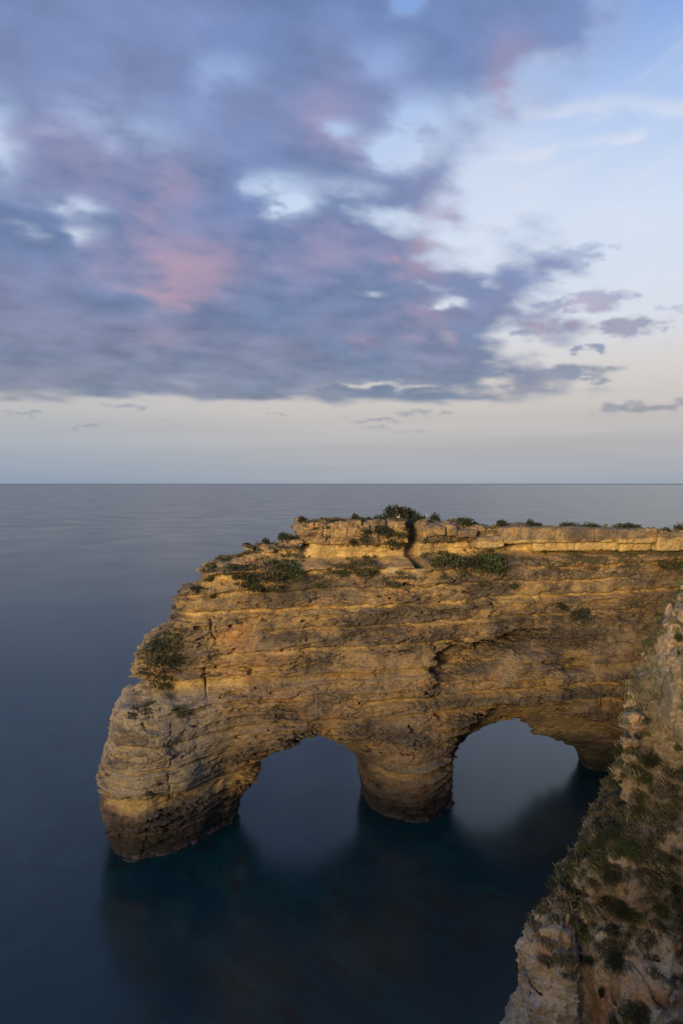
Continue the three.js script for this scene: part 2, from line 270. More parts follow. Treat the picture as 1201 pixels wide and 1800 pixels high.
const cav = [onWall(795, 1163, -1.5), onWall(850, 1140, -1.5), onWall(930, 1135, -1.5)];
const noseTop = onWall(285, 1243, -0.5);
const FRONT = (() => {
  const cell = 0.15, nx = Math.ceil((S1 - S0) / cell) + 1, ny = Math.ceil((Y1 - Y0) / cell) + 1, d = new Float32Array(nx * ny);
  for (let j = 0; j < ny; j++) for (let i = 0; i < nx; i++) {
    const s = S0 + i * cell, y = Y0 + j * cell;
    let f = -0.2 - 1.5 * sst(6, 21, y);
    // footings bulge out over the water, the spandrels between them lie back
    f += (2.3 - 0.45 * sst(5.2, 4.4, y)) * gauss(s, 0, -15.2, 0, 3.4, 1) * sst(12.3, 11.1, y + (s + 14) * 0.10 + 0.3 * noise(s * 0.8, 2, 2));
    f -= 1.5 * sst(-12.5, -9, s) * sst(-4, -6.5, s) * sst(9, 3, y);
    f += 1.7 * gauss(s, 0, 6.6, 0, 3.0, 1) * sst(10, 3, y);
    f -= 1.0 * sst(10, 24, s) * sst(9, 16, y) * 0.7;
    // upper beds stand back behind a shelf
    f -= (1.5 + 0.5 * noise(s * 0.22, 3, 1)) * sst(LEDGE - 0.35 + 0.5 * noise(s * 0.3, 1, 4), LEDGE + 0.25 + 0.5 * noise(s * 0.3, 1, 4), y) * sst(sOf(330), sOf(420), s);
    f -= 1.1 * sst(22.3, 22.9, y) * sst(pxS[540] + 0.2, pxS[540] - 0.8, s);
    // the scooped hollow and its long brow
    f -= 0.6 * gauss(s, y, cav[0][0], cav[0][1], 1.7, 1.5) + 0.6 * gauss(s, y, cav[1][0], cav[1][1] - 0.2, 2.6, 1.3) + 0.7 * gauss(s, y, cav[2][0], cav[2][1] + 0.2, 3.6, 1.1);
    f += 0.55 * gauss(s, y, cav[0][0] - 3.4, cav[0][1] - 0.6, 2.2, 3.4);
    f += 0.9 * fbm(s * 0.16, y * 0.2, 5.5, 2) + 0.35 * fbm(s * 0.5, y * 0.6, 2.5, 2);
    d[j * nx + i] = f;
  }
  return sampler(d, nx, ny, S0, Y0, cell);
})();
const HOLLOWS = [[796, 1160, 2.3, 1.4, 1.7, 0.25], [840, 1150, 2.8, 1.2, 1.7, 0.12], [905, 1124, 4.0, 0.9, 2.4, 0.13], [1010, 1166, 3.4, 0.6, 1.4, 0.0], [778, 1186, 1.3, 0.8, 1.0, 0.3]].map(([x, y, a, b, c, lean]) => { const [s, h] = onWall(x, y, -1.6); return [s, h, a, b, FRONT(s, h) + 0.15, c, lean]; });
const crack1 = { s: pxS[740], y0: yOf(740, 1002), y1: 30 };
const cracks = [ // narrow joints [s, y0, y1, lean, width, depth]
  [sOf(296, 1330, 0), yOf(296, 1400, 0), yOf(296, 1262, 0), 0.04, 0.028, 0.3], [sOf(252, 1440, 0), 0, 3.4, 0.1, 0.03, 0.25], [sOf(363, 1230, -1), 11.2, 13.4, 0, 0.05, 0.45], [sOf(1140, 1050), 14, 21, 0.02, 0.08, 0.5],
  [sOf(380, 1110), 15.6, 17.2, -0.35, 0.07, 0.35], [sOf(1083, 950), 22, 25, 0, 0.08, 0.6]];
function wallBase(s, y, w) {
  const front = FRONT(s, y), back = -8.6 + 0.6 * Math.sin(s * 0.5) + 0.05 * y, dw = Math.max(w - front, back - w);
  const k = mix(mix(2.0, 0.8, sst(19.5, 21, y)), 0.7, sst(-9, -6, s));
  let d = smax(OUT(s, y), dw, k);
  // the scooped hollow under its brow
  if (y > 9 && y < 18 && s > 6 && s < 24) for (const h of HOLLOWS) {
    const dx = s - h[0] + 0.5 * noise(s * 0.5, y * 0.6, 4), dy = y - h[1] - h[6] * dx + 0.25 * noise(s * 0.6, y * 0.8, 9), q = (Math.hypot(dx / h[2], dy / h[3], (w - h[4]) / h[5]) - 1) * h[3];
    d = smax(d, -q, 0.25);
  }
  const t1 = A1(s, y) - 0.03 * (w + 3) * (w + 3);
  if (t1 < 4) d = smax(d, -t1, mix(3.0, 1.2, sst(4, 9, y)));
  const a = sst(-5, -2, w), t2 = mix(A2mid(s, y), A2front(s, y), a) - (w < -4 ? 0.25 * (-4 - w) : 0);
  if (t2 < 4) d = smax(d, -t2, mix(2.4, 0.9, sst(3, 8, y)));
  return d;
}
function crustMask(s, y, w) { return 1.3 * fbm(s * 0.2 + 4, y * 0.5 + 2, w * 0.2, 3) + 0.55 * fbm(s * 1.1, y * 2.2, w * 0.8 + 3, 3) + 0.28 * gauss(0, y, 0, 15.6, 1, 1.9) * sst(-12, -4, s) + 0.22 * gauss(0, y, 0, 19.2, 1, 1.1) + 0.1 * sst(12, 20, s) * sst(11, 15, y) - 0.32 * gauss(s, y, -9, 14, 4, 4) - 0.4 * gauss(s, y, -14.5, 7.5, 4.5, 4) - 0.25 * gauss(s, y, -1, 11.5, 8, 1.6); }
function wallField(s, y, w) {
  let d = wallBase(s, y, w);
  if (d > 2.2 || d < -2.4) return d;
  const yw = y + 0.22 * noise(s * 0.18, y * 0.2, w * 0.18) + 0.08 * noise(s * 0.7, y * 0.5, w * 0.7);
  const upper = sst(LEDGE + 0.9, LEDGE + 1.5, yw);
  const h = bedHard(yw), sm = seam(s, yw + 0.12 * noise(s * 0.9, 2, w)), hard = (1 - 0.65 * sst(0.08, 0.4, sm)) * (0.5 + 0.85 * sst(-0.35, 0.35, noise(s * 0.17 + 40, y * 0.36, w * 0.17)));
  let p = h * (0.13 + 0.30 * noise(s * 0.28, y * 0.3, w * 0.28 + 8)) * (1 - 0.5 * upper);
  p -= sm * (0.85 + 0.4 * noise(s * 0.5, 7, w * 0.5));
  if (y > 21.5) {                                     // jointed cap beds
    const row = Math.floor(yw * 1.15), shift = (row * 7.31) % 3, L = 1.6 + (row * 1.37) % 1.4, q = (s + 0.25 * noise(s * 0.8, y * 0.8, row)) / L + shift, b = Math.floor(q), e = Math.min(q - b, 1 - q + b) * L;
    p += upper * (0.28 * noise(b * 3.7 + 0.5, row * 5.1 + 0.5, 0.5) - 0.22 * (1 - sst(0.02, 0.12, e)));
  }
  const cm = crustMask(s, y, w), crust = sst(-0.05, 0.25, cm), n1 = noise(s * 0.9, y * 0.9, w * 0.9);
  p += 0.40 * fbm(s * 0.5, yw * 0.75, w * 0.5, 2);
  // thin beds, each jutting most at its upper edge
  const q1 = yw * 1.45 + 0.7 * noise(s * 0.3, y * 0.25, w * 0.3) + 0.12 * n1, q2 = yw * 4.1 + 0.9 * noise(s * 0.5 + 8, y * 0.4, w * 0.5) + 0.3 * n1;
  p += hard * (q1 - Math.floor(q1) - 0.5) * (0.22 + 0.40 * noise(s * 0.33 + 3, y * 0.4, w * 0.33));
  p += hard * (q2 - Math.floor(q2) - 0.5) * (0.10 + 0.16 * noise(s * 0.6 + 13, y * 0.8, w * 0.6));
  p += hard * (0.10 + 0.12 * crust) * (Math.min(worley(s * 0.75 + 0.4 * n1, yw * 1.5, w * 0.75), 0.6) - 0.28) * 1.5;
  p += hard * (0.07 + 0.12 * crust) * (Math.min(worley(s * 2.0 + 9 + 0.3 * n1, yw * 3.6, w * 2.0), 0.5) - 0.22) * 1.5;
  p += hard * (0.15 + 0.16 * crust) * ridged(s * 1.0, yw * 2.9, w * 1.0, 4);
  p += (0.06 + 0.10 * crust) * fbm(s * 4.2, y * 6.0, w * 4.2, 2);
  // weathered pockets with sharp rims
  const pit = noise(s * 0.75 + 20, yw * 2.3, w * 0.75) + 0.25 * noise(s * 2.4, y * 4, w * 2.4);
  if (pit > 0.42) p -= Math.min((pit - 0.42) * 2.8, 0.5) * hard;
  const hole = noise(s * 2.1 + 5, y * 3.2, w * 2.1);
  if (hole > 0.56) p -= Math.min((hole - 0.56) * 3, 0.35) * hard;
  for (const c of cracks) if (y > c[1] - 0.5 && y < c[2] + 0.3) { const ds = Math.abs(s - c[0] - c[3] * (y - c[1]) - 0.25 * noise(y * 0.9, c[0], 2) - 0.08 * noise(y * 4, c[0], 6)); if (ds < 0.5) p -= c[5] * (1 - sst(c[4] * 0.4, c[4] * 2, ds)) * sst(c[1] - 0.4, c[1] + 0.3, y) * (1 - sst(c[2] - 0.2, c[2] + 0.3, y)); }
  d -= p;
  // the open chimney through the cap beds
  if (y > crack1.y0 - 1.5) {
    const cs = Math.abs(s - crack1.s - 0.18 * noise(y * 0.8, 3, 3)) - 0.58 - 0.14 * noise(y * 1.7, w, 5) - 0.06 * (y - 22), cw = -6.5 - w;
    d = smax(d, -Math.max(cs, cw, crack1.y0 - y + 0.2 * noise(s, 4, w)), 0.3);
  }
  return d;
}
const C = { ochre: [0.41, 0.26, 0.10], tan: [0.34, 0.24, 0.132], orange: [0.46, 0.225, 0.085], soft: [0.54, 0.375, 0.145], grey: [0.40, 0.31, 0.19], crust: [0.12, 0.093, 0.066], dark: [0.06, 0.047, 0.035], tide: [0.045, 0.036, 0.026], pale: [0.52, 0.43, 0.30] };
const blend = (o, c, t) => { o[0] += (c[0] - o[0]) * t; o[1] += (c[1] - o[1]) * t; o[2] += (c[2] - o[2]) * t; };
function wallColor(s, y, w, o) {
  const yw = y + 0.22 * noise(s * 0.18, y * 0.2, w * 0.18) + 0.08 * noise(s * 0.7, y * 0.5, w * 0.7);
  o[0] = C.tan[0]; o[1] = C.tan[1]; o[2] = C.tan[2];
  const n1 = fbm(s * 0.25 + 7, y * 0.4, w * 0.25, 3), n2 = fbm(s * 1.3, y * 2.6, w * 1.3 + 5, 3), n3 = fbm(s * 5, y * 7, w * 5, 2), bed = fbm(s * 0.06, yw * 1.6, 3.3, 3);
  blend(o, C.ochre, sst(-0.25, 0.3, n1 + bed * 0.8 + 0.25 * sst(9, 20, y)));
  blend(o, C.orange, sst(0.08, 0.42, fbm(s * 0.35 + 30, y * 0.5, w * 0.3, 3) + n2 * 0.3 + 0.2 * gauss(s, y, -8, 14, 4, 3) + 0.12 * gauss(s, y, 8, 9, 3, 3)) * 0.75);
  blend(o, C.grey, sst(-0.15, 0.35, n2 * 0.7 + n1 * 0.5 - 0.35 + 0.5 * sst(-7.5, -12.5, s) * sst(13, 11, y) * sst(3, 5, y) + 0.3 * gauss(s, y, -13, 8, 4, 4)));
  const sm = seam(s, yw + 0.12 * noise(s * 0.9, 2, w));
  blend(o, C.soft, sst(0.26, 0.6, sm + n2 * 0.2 + n1 * 0.35) * 0.85);
  const cm = crustMask(s, y, w);
  blend(o, C.crust, sst(-0.14, 0.16, cm + n3 * 1.1 + n2 * 0.25 - 0.6 * sm) * 0.82);
  blend(o, C.crust, sst(0.22, 0.5, n2 * 0.9 + n3 * 0.8 + 0.1 - 0.6 * sm) * 0.6);
  blend(o, C.dark, sst(0.30, 0.5, cm + n3 * 0.5 + n2 * 0.2 - 0.6 * sm) * 0.6);
  // grey weathering skin on the cap beds
  if (y > 22) blend(o, C.crust, sst(0.0, 0.3, fbm(s * 0.9 + 9, y * 1.3, w * 0.8, 4) + n3 * 0.3 - 0.02) * 0.7 * sst(22.3, 22.8, yw));
  // wave-wetted foot with weed
  const tl = y + 0.9 * n1 + 0.8 * n2 - 0.4 * bed;
  blend(o, C.dark, sst(4.0, 1.9, tl) * 0.75);
  blend(o, C.tide, sst(1.9, 0.9, tl));
  // barnacle rim at the water
  blend(o, [0.30, 0.26, 0.20], sst(0.34, 0.22, y + 0.25 * n2 + 0.1 * n1) * sst(-0.05, 0.3, n3 + n2) * 0.3);
  const g = Math.max(0.35, 1 + n3 * 0.85 + n2 * 0.3 + 0.45 * noise(s * 11, y * 13, w * 11));
  o[0] *= g; o[1] *= g; o[2] *= g;
}
const rockMat = new THREE.MeshStandardMaterial({ vertexColors: true, roughness: 0.95 });
const arch = thing('sea_arch', ARCH_AT, 'ochre limestone headland pierced by two sea arches, standing in calm water', 'sea arch');
arch.rotation.y = ARCH_TURN;
const rockWall = part('rock_wall', paint(meshField(wallField, wallBase, [-22.5, -0.6, -5.6], [36.5, 26.6, 3.2], [0.105, 0.08, 0.105], 2.0), wallColor), rockMat, arch);
part('seaward_face', paint(meshField(wallField, wallBase, [-22.5, -0.6, -10.6], [36.5, 26.6, -5.1], 0.24, 2.0), wallColor), rockMat, arch);
console.log('arch done');

// separate slabs of the cap
function rockBlock(cx, cy, cz, hx, hy, hz, seed, cell = 0.1, rough = 1) {
  const b = (x, y, z) => { const qx = Math.abs(x - cx) - hx + 0.2, qy = Math.abs(y - cy) - hy + 0.2, qz = Math.abs(z - cz) - hz + 0.2; return Math.hypot(Math.max(qx, 0), Math.max(qy, 0), Math.max(qz, 0)) + Math.min(Math.max(qx, qy, qz), 0) - 0.2; };
  const f = (x, y, z) => b(x, y, z) - rough * (0.22 * fbm(x * 0.7 + seed, y * 1.1, z * 0.7, 2) + 0.12 * ridged(x * 1.5, y * 2.6 + seed, z * 1.5, 2) + 0.07 * fbm(x * 4, y * 5, z * 4 + seed, 2));
  const m = 0.5;
  return meshField(f, b, [cx - hx - m, cy - hy - m, cz - hz - m], [cx + hx + m, cy + hy + m, cz + hz + m], cell, 0.6);
}
for (const [x0, x1, y0, y1, w, hz] of [[884, 974, 928, 953, -2.9, 1.0], [976, 1042, 929, 951, -2.7, 1.1], [1043, 1083, 930, 951, -2.8, 1.0], [1086, 1150, 931, 953, -2.5, 1.2], [1153, 1215, 939, 966, -3.2, 1.2], [936, 1008, 954, 966, -3.3, 0.9], [1010, 1084, 953, 966, -3.2, 0.9], [1088, 1142, 955, 967, -3.1, 0.9], [764, 782, 924, 940, -2.2, 0.7], [784, 801, 922, 942, -2.6, 0.8], [801, 836, 932, 944, -2.8, 0.8], [838, 884, 944, 962, -2.9, 0.8]]) {
  const [sa, yt] = onWall(x0, y0, w), [sb, yb] = onWall(x1, y1, w);
  const seed = x0 * 0.13;
  part('cap_block', paint(rockBlock((sa + sb) / 2, (yt + yb) / 2, w - hz + 0.35, (sb - sa) / 2 + 0.02, (yt - yb) / 2, hz, seed), wallColor), rockMat, arch);
}

// ───────────────────────── the near cliff ─────────────────────────
const CZ = -22;                                       // distance of the spur
const onSpur = (px, py, z = CZ) => { const d = sight(px, py), t = z / d.z; return new THREE.Vector3(d.x * t, EYE + d.y * t, z); };
const EDGE = [[780, 2100], [850, 1860], [875, 1800], [905, 1770], [908, 1722], [918, 1690], [928, 1650], [932, 1618], [950, 1595], [975, 1570], [985, 1548], [1005, 1515], [1062, 1490], [1072, 1462], [1085, 1425], [1064, 1385], [1072, 1340], [1072, 1318], [1090, 1300], [1088, 1262], [1098, 1235], [1108, 1205], [1122, 1160], [1140, 1120], [1160, 1085], [1185, 1050], [1198, 1015], [1230, 985], [1290, 940], [1420, 920], [1700, 915]].map(([x, y]) => { const p = onSpur(x, y, CZ - 0.8); return [p.y, p.x]; }).sort((a, b) => a[0] - b[0]);
function edgeAt(y) { if (y <= EDGE[0][0]) return EDGE[0][1] - (EDGE[0][0] - y) * 0.25; for (let i = 1; i < EDGE.length; i++) if (y <= EDGE[i][0]) return mix(EDGE[i - 1][1], EDGE[i][1], (y - EDGE[i - 1][0]) / (EDGE[i][0] - EDGE[i - 1][0])); return EDGE.at(-1)[1] + (y - EDGE.at(-1)[0]) * 30; }
const LUMPS = [ // swellings and hollows of the face: [px, py, rx m, ry m, height m]
  [955, 1690, 1.3, 2.2, 0.9], [1010, 1690, 0.35, 2.4, -0.8], [1060, 1720, 0.9, 1.6, 0.5], [1130, 1680, 1.2, 1.0, 0.4], [1195, 1600, 0.6, 1.6, 0.9], [1168, 1590, 0.22, 1.6, -0.7], [1120, 1560, 1.0, 0.6, 0.2], [1060, 1500, 1.6, 0.8, 0.5], [1050, 1580, 1.0, 0.8, -0.4], [1130, 1430, 1.5, 1.4, -0.3], [1180, 1400, 0.9, 1.2, 0.4], [1085, 1370, 0.5, 1.4, 0.4], [1110, 1290, 0.7, 0.9, 0.6], [1150, 1330, 0.6, 1.2, -0.5], [1150, 1220, 0.5, 1.1, -0.6], [1125, 1200, 0.5, 1.3, 0.4], [1180, 1240, 0.5, 1.4, 0.6], [1165, 1130, 0.25, 1.4, -0.5], [1145, 1150, 0.4, 0.9, 0.3], [1195, 1165, 0.5, 0.7, 0.7], [1195, 1290, 0.5, 0.6, 0.5], [910, 1790, 0.7, 0.8, 0.5], [1195, 1480, 1.0, 0.8, 0.5]
].map(([x, y, a, b, h]) => { const p = onSpur(x, y); return [p.x, p.y, a, b, h * 1.5]; });
function cliffBase(x, y, z) {
  const e = edgeAt(y), a = x - e;
  let f = CZ + 0.35 * Math.min(a, 6) + 0.10 * (25 - y) - 1.2 + 0.6 * Math.max(0, a - 6);
  for (const l of LUMPS) { const dx = (x - l[0]) / l[2], dy = (y - l[1]) / l[3], q = dx * dx + dy * dy; if (q < 6) f += l[4] * Math.exp(-q); }
  const left = (-a + 0.62 * (CZ - z)) * 0.78;
  return smax(smax((z - f) * 0.85, left, 1.4), Math.max(-31 - z, y - 26.2), 0.8);
}
function cliffField(x, y, z) {
  let d = cliffBase(x, y, z);
  if (d > 1.6 || d < -1.6) return d;
  const r = fbm(x * 0.35 + 3, y * 0.35, z * 0.35, 2);
  let p = 0.45 * r + 0.42 * ridged(x * 0.85 + 0.4 * r, y * 0.36, z * 0.85 + 5, 2);
  p += 0.30 * (Math.min(worley(x * 0.9 + r, y * 0.75, z * 0.9), 0.6) - 0.28) + 0.16 * (Math.min(worley(x * 2.3, y * 2.3 + r, z * 2.3), 0.5) - 0.2);
  p += 0.15 * ridged(x * 2.4, y * 2.4 + 0.6 * r, z * 2.4, 4) + 0.10 * fbm(x * 2.2 + 8, y * 3.2, z * 2.2, 2);
  p += bedHard(y * 1.6 - 8 + 0.5 * r) * 0.06;
  const q1 = y * 1.7 + 1.6 * r + 0.5 * noise(x * 0.8, y * 0.3, z * 0.8);
  p += (q1 - Math.floor(q1) - 0.5) * (0.10 + 0.28 * noise(x * 0.6 + 3, y * 0.6, z * 0.6));
  const po = noise(x * 1.3 + 20, y * 1.7, z * 1.3) + 0.3 * noise(x * 4, y * 4, z * 4); if (po > 0.38) p -= Math.min((po - 0.38) * 2, 0.3);
  p += 0.07 * fbm(x * 9, y * 9, z * 9, 3) + 0.09 * ridged(x * 4.6 + 7, y * 5.4, z * 4.6, 2) * sst(-0.3, 0.3, noise(x * 0.7, y * 0.7, z * 0.7 + 30));
  const pit = noise(x * 3.4 + 20, y * 3.4, z * 3.4); if (pit > 0.4) p -= (pit - 0.4) * 0.35;
  const cell = noise(x * 0.7 + 2, y * 0.3, z * 0.7); if (Math.abs(cell) < 0.07) p -= 0.28 * (1 - Math.abs(cell) / 0.07);
  return d - p;
}
function cliffColor(x, y, z, o) {
  const n1 = fbm(x * 0.4 + 7, y * 0.4, z * 0.4, 3), n2 = fbm(x * 1.7, y * 1.7, z * 1.7 + 5, 3), n3 = fbm(x * 7, y * 7, z * 7, 3), n4 = fbm(x * 0.8 + 40, y * 0.6, z * 0.8, 3);
  const lowLeft = sst(14.6, 12.8, y + 0.5 * n2);
  o[0] = 0.36; o[1] = 0.25; o[2] = 0.135;
  blend(o, [0.41, 0.305, 0.185], sst(-0.1, 0.3, n1 + 0.3 * lowLeft));
  blend(o, [0.40, 0.235, 0.10], sst(0.02, 0.3, n4 + n2 * 0.4) * 0.85);
  blend(o, [0.42, 0.19, 0.07], sst(0.25, 0.45, n4 + n3 * 0.3 + 0.2 * n2) * 0.8);
  blend(o, [0.115, 0.102, 0.08], sst(-0.08, 0.16, fbm(x * 0.9 + 3, y * 0.7, z * 0.9 + 9, 3) + n3 * 0.6 + n2 * 0.2 + 0.05 - 0.24 * lowLeft) * 0.78);
  blend(o, [0.40, 0.38, 0.34], sst(0.22, 0.36, fbm(x * 2.6 + 5, y * 2.6, z * 2.6, 3) + n3 * 0.3) * 0.55);
  blend(o, [0.10, 0.095, 0.05], sst(0.18, 0.34, fbm(x * 0.8 + 13, y * 0.8, z * 0.8 + 4, 3) + n3 * 0.5 + 0.12 * sst(13, 15, y)) * 0.7);
  blend(o, [0.15, 0.105, 0.062], sst(-0.12, 0.12, n1 + n2 * 0.6 + n3 * 0.5 + 0.28 * sst(13.6, 15, y) * sst(21.5, 18.5, y) - 0.12) * 0.5);
  const g = 1.3 * Math.max(0.3, 1 + n3 * 0.8 + n2 * 0.25 + 0.5 * noise(x * 21, y * 21, z * 21));
  o[0] *= g; o[1] *= g; o[2] *= g;
}
const cliffG = paint(meshField(cliffField, cliffBase, [1.5, 8.6, -32.5], [16, 27, -15.5], 0.055, 1.3), cliffColor);
const cliff = part('near_cliff', cliffG, rockMat, scene);
tag(cliff, 'rugged brown and grey limestone cliff dropping past the right edge, patched with scrub', 'cliff', null, 'structure');
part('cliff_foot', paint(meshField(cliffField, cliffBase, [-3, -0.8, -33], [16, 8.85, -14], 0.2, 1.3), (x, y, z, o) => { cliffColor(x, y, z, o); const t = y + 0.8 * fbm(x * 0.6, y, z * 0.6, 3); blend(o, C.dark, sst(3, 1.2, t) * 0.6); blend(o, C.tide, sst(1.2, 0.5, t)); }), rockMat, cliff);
console.log('cliff done');

// ───────────────────────── the mainland the viewer stands on ─────────────────────────
const COAST = [[-95, 78], [-66, 58], [-38, 40], [-10, 29], [-2, 19], [-2.2, 7], [-2.4, 0.2], [1.6, -0.5], [2.6, 5], [6, 11], [12, 9], [15.5, 0], [16, -10], [16, -22], [18, -30], [25, -44], [31, -57], [33, -66], [48, -78], [90, -86], [130, -60], [130, 90], [-95, 110]];
const LAND = outlineGrid(COAST, -100, -95, 140, 120, 1.0);
const landBase = (x, y, z) => smax(LAND(x, z) + 0.12 * (y - 13), y - 26.1 + 0.9 * sst(8, 40, -z), 1.2);
const landField = (x, y, z) => landBase(x, y, z) - (0.5 * fbm(x * 0.2, y * 0.35, z * 0.2, 3) + 0.25 * ridged(x * 0.5, y * 1.2, z * 0.5, 2)) * sst(1.2, 4, Math.hypot(x, z) * 0.5);
const land = part('mainland', paint(meshField(landField, landBase, [-92, -1.5, -84], [126, 28.5, 104], 0.8, 1.4), (x, y, z, o) => { wallColor(x, Math.min(y, 19), z, o); blend(o, [0.10, 0.10, 0.05], sst(25, 25.6, y + 0.5 * noise(x, y, z)) * sst(-0.2, 0.2, fbm(x * 0.4, 1, z * 0.4, 3))); }), rockMat, scene);
tag(land, 'rocky mainland cliff behind the viewpoint and beyond the near cliff', 'headland', null, 'structure');
console.log('land done');

// ───────────────────────── sea ─────────────────────────
{
  const rings = [0, 12, 25, 40, 60, 90, 140, 220, 400, 900, 2500, 8000, 24000], seg = 96, p = [], uv = [], ix = [];
  for (const r of rings) for (let i = 0; i <= seg; i++) { const a = i / seg * Math.PI * 2; p.push(Math.cos(a) * r, 0, -50 + Math.sin(a) * r); uv.push(Math.cos(a) * r / 400, Math.sin(a) * r / 400); }
  for (let j = 0; j < rings.length - 1; j++) for (let i = 0; i < seg; i++) { const a = j * (seg + 1) + i, b = a + seg + 1; ix.push(a, a + 1, b, b, a + 1, b + 1); }
  const g = new THREE.BufferGeometry();
  g.setAttribute('position', new THREE.Float32BufferAttribute(p, 3)); g.setAttribute('uv', new THREE.Float32BufferAttribute(uv, 2)); g.setIndex(ix); g.computeVertexNormals();
  // weed and rock of the bed showing faintly through the shallows
  const n = 512, d = new Uint8Array(n * n * 4);
  const tile = (x, y, f, z) => { const a = x / n * 6.2832, b = y / n * 6.2832, r = f / 6.2832; return fbm(Math.cos(a) * r + z, Math.sin(a) * r + Math.cos(b) * r, Math.sin(b) * r - z, 4); };
  for (let y = 0; y < n; y++) for (let x = 0; x < n; x++) {
    const t = sst(-0.1, 0.3, tile(x, y, 22, 3)), b = sst(0.05, 0.35, tile(x, y, 30, 11)), k = (y * n + x) * 4;
    d[k] = mix(mix(14, 22, t), 28, b); d[k + 1] = mix(mix(56, 65, t), 52, b); d[k + 2] = mix(mix(61, 64, t), 50, b); d[k + 3] = 255;
  }
  const t = new THREE.DataTexture(d, n, n); t.colorSpace = THREE.SRGBColorSpace; t.wrapS = t.wrapT = THREE.RepeatWrapping; t.magFilter = THREE.LinearFilter; t.minFilter = THREE.LinearMipmapLinearFilter; t.generateMipmaps = true; t.needsUpdate = true;
  t.repeat.set(6.6, 6.6);
  // slicks: calmer and livelier water, drawn out along the shore
  const e = new Uint8Array(n * n * 4);
  for (let y = 0; y < n; y++) for (let x = 0; x < n; x++) { const v = 255 * clamp(0.85 + 0.22 * tile(x, y, 16, 21)), k = (y * n + x) * 4; e[k] = e[k + 1] = e[k + 2] = v; e[k + 3] = 255; }
  const rm = new THREE.DataTexture(e, n, n); rm.wrapS = rm.wrapT = THREE.RepeatWrapping; rm.magFilter = THREE.LinearFilter; rm.needsUpdate = true;
  const m = new THREE.MeshPhysicalMaterial({ map: t, roughness: 0.27, roughnessMap: rm, ior: 1.42 });
  const sea = part('sea', g, m, scene); sea.castShadow = false;
  tag(sea, 'smooth blue sea reaching to the horizon, dark under the arches', null, null, 'structure');
}

// ───────────────────────── finding the rock surface ─────────────────────────
const toWall = (p) => { const q = p.clone().sub(ARCH_AT); return [q.dot(U), p.y, q.dot(N)]; };
const rockAt = (p) => { const [s, y, w] = toWall(p), a = s > -22.4 && s < 36.4 && w > -10.5 && w < 3.1 ? wallField(s, y, w) : 5; const b = p.x > 1.6 && p.z < -15.6 && p.z > -32.4 && p.y > 8.7 ? cliffField(p.x, p.y, p.z) : 5; return Math.min(a, b); };
function slopeAt(p) { const e = 0.25, v = (dx, dy, dz) => rockAt(new THREE.Vector3(p.x + dx, p.y + dy, p.z + dz)); return new THREE.Vector3(v(e, 0, 0) - v(-e, 0, 0), v(0, e, 0) - v(0, -e, 0), v(0, 0, e) - v(0, 0, -e)).normalize(); }
function touch(px, py) {                              // first rock along a sight line
  const d = sight(px, py), p = new THREE.Vector3();
  for (let t = 14; t < 80;) { p.copy(camera.position).addScaledVector(d, t); const f = rockAt(p); if (f < 0.02) return { p, dist: t }; t += Math.max(0.04, Math.min(f * 0.6, 1.5)); }
  return null;
}
function drop(x, z, y = 29) { const p = new THREE.Vector3(x, y, z); for (; p.y > 0; p.y -= 0.04) if (rockAt(p) < 0.02) return p; return null; }

// ───────────────────────── scrub ─────────────────────────
const leafMat = new THREE.MeshStandardMaterial({ vertexColors: true, roughness: 0.75, side: THREE.DoubleSide });
const twigMat = new THREE.MeshStandardMaterial({ color: new THREE.Color().setRGB(0.09, 0.065, 0.045), roughness: 0.9 });
const petalMat = new THREE.MeshStandardMaterial({ color: new THREE.Color().setRGB(0.62, 0.45, 0.03), roughness: 0.7, side: THREE.DoubleSide });
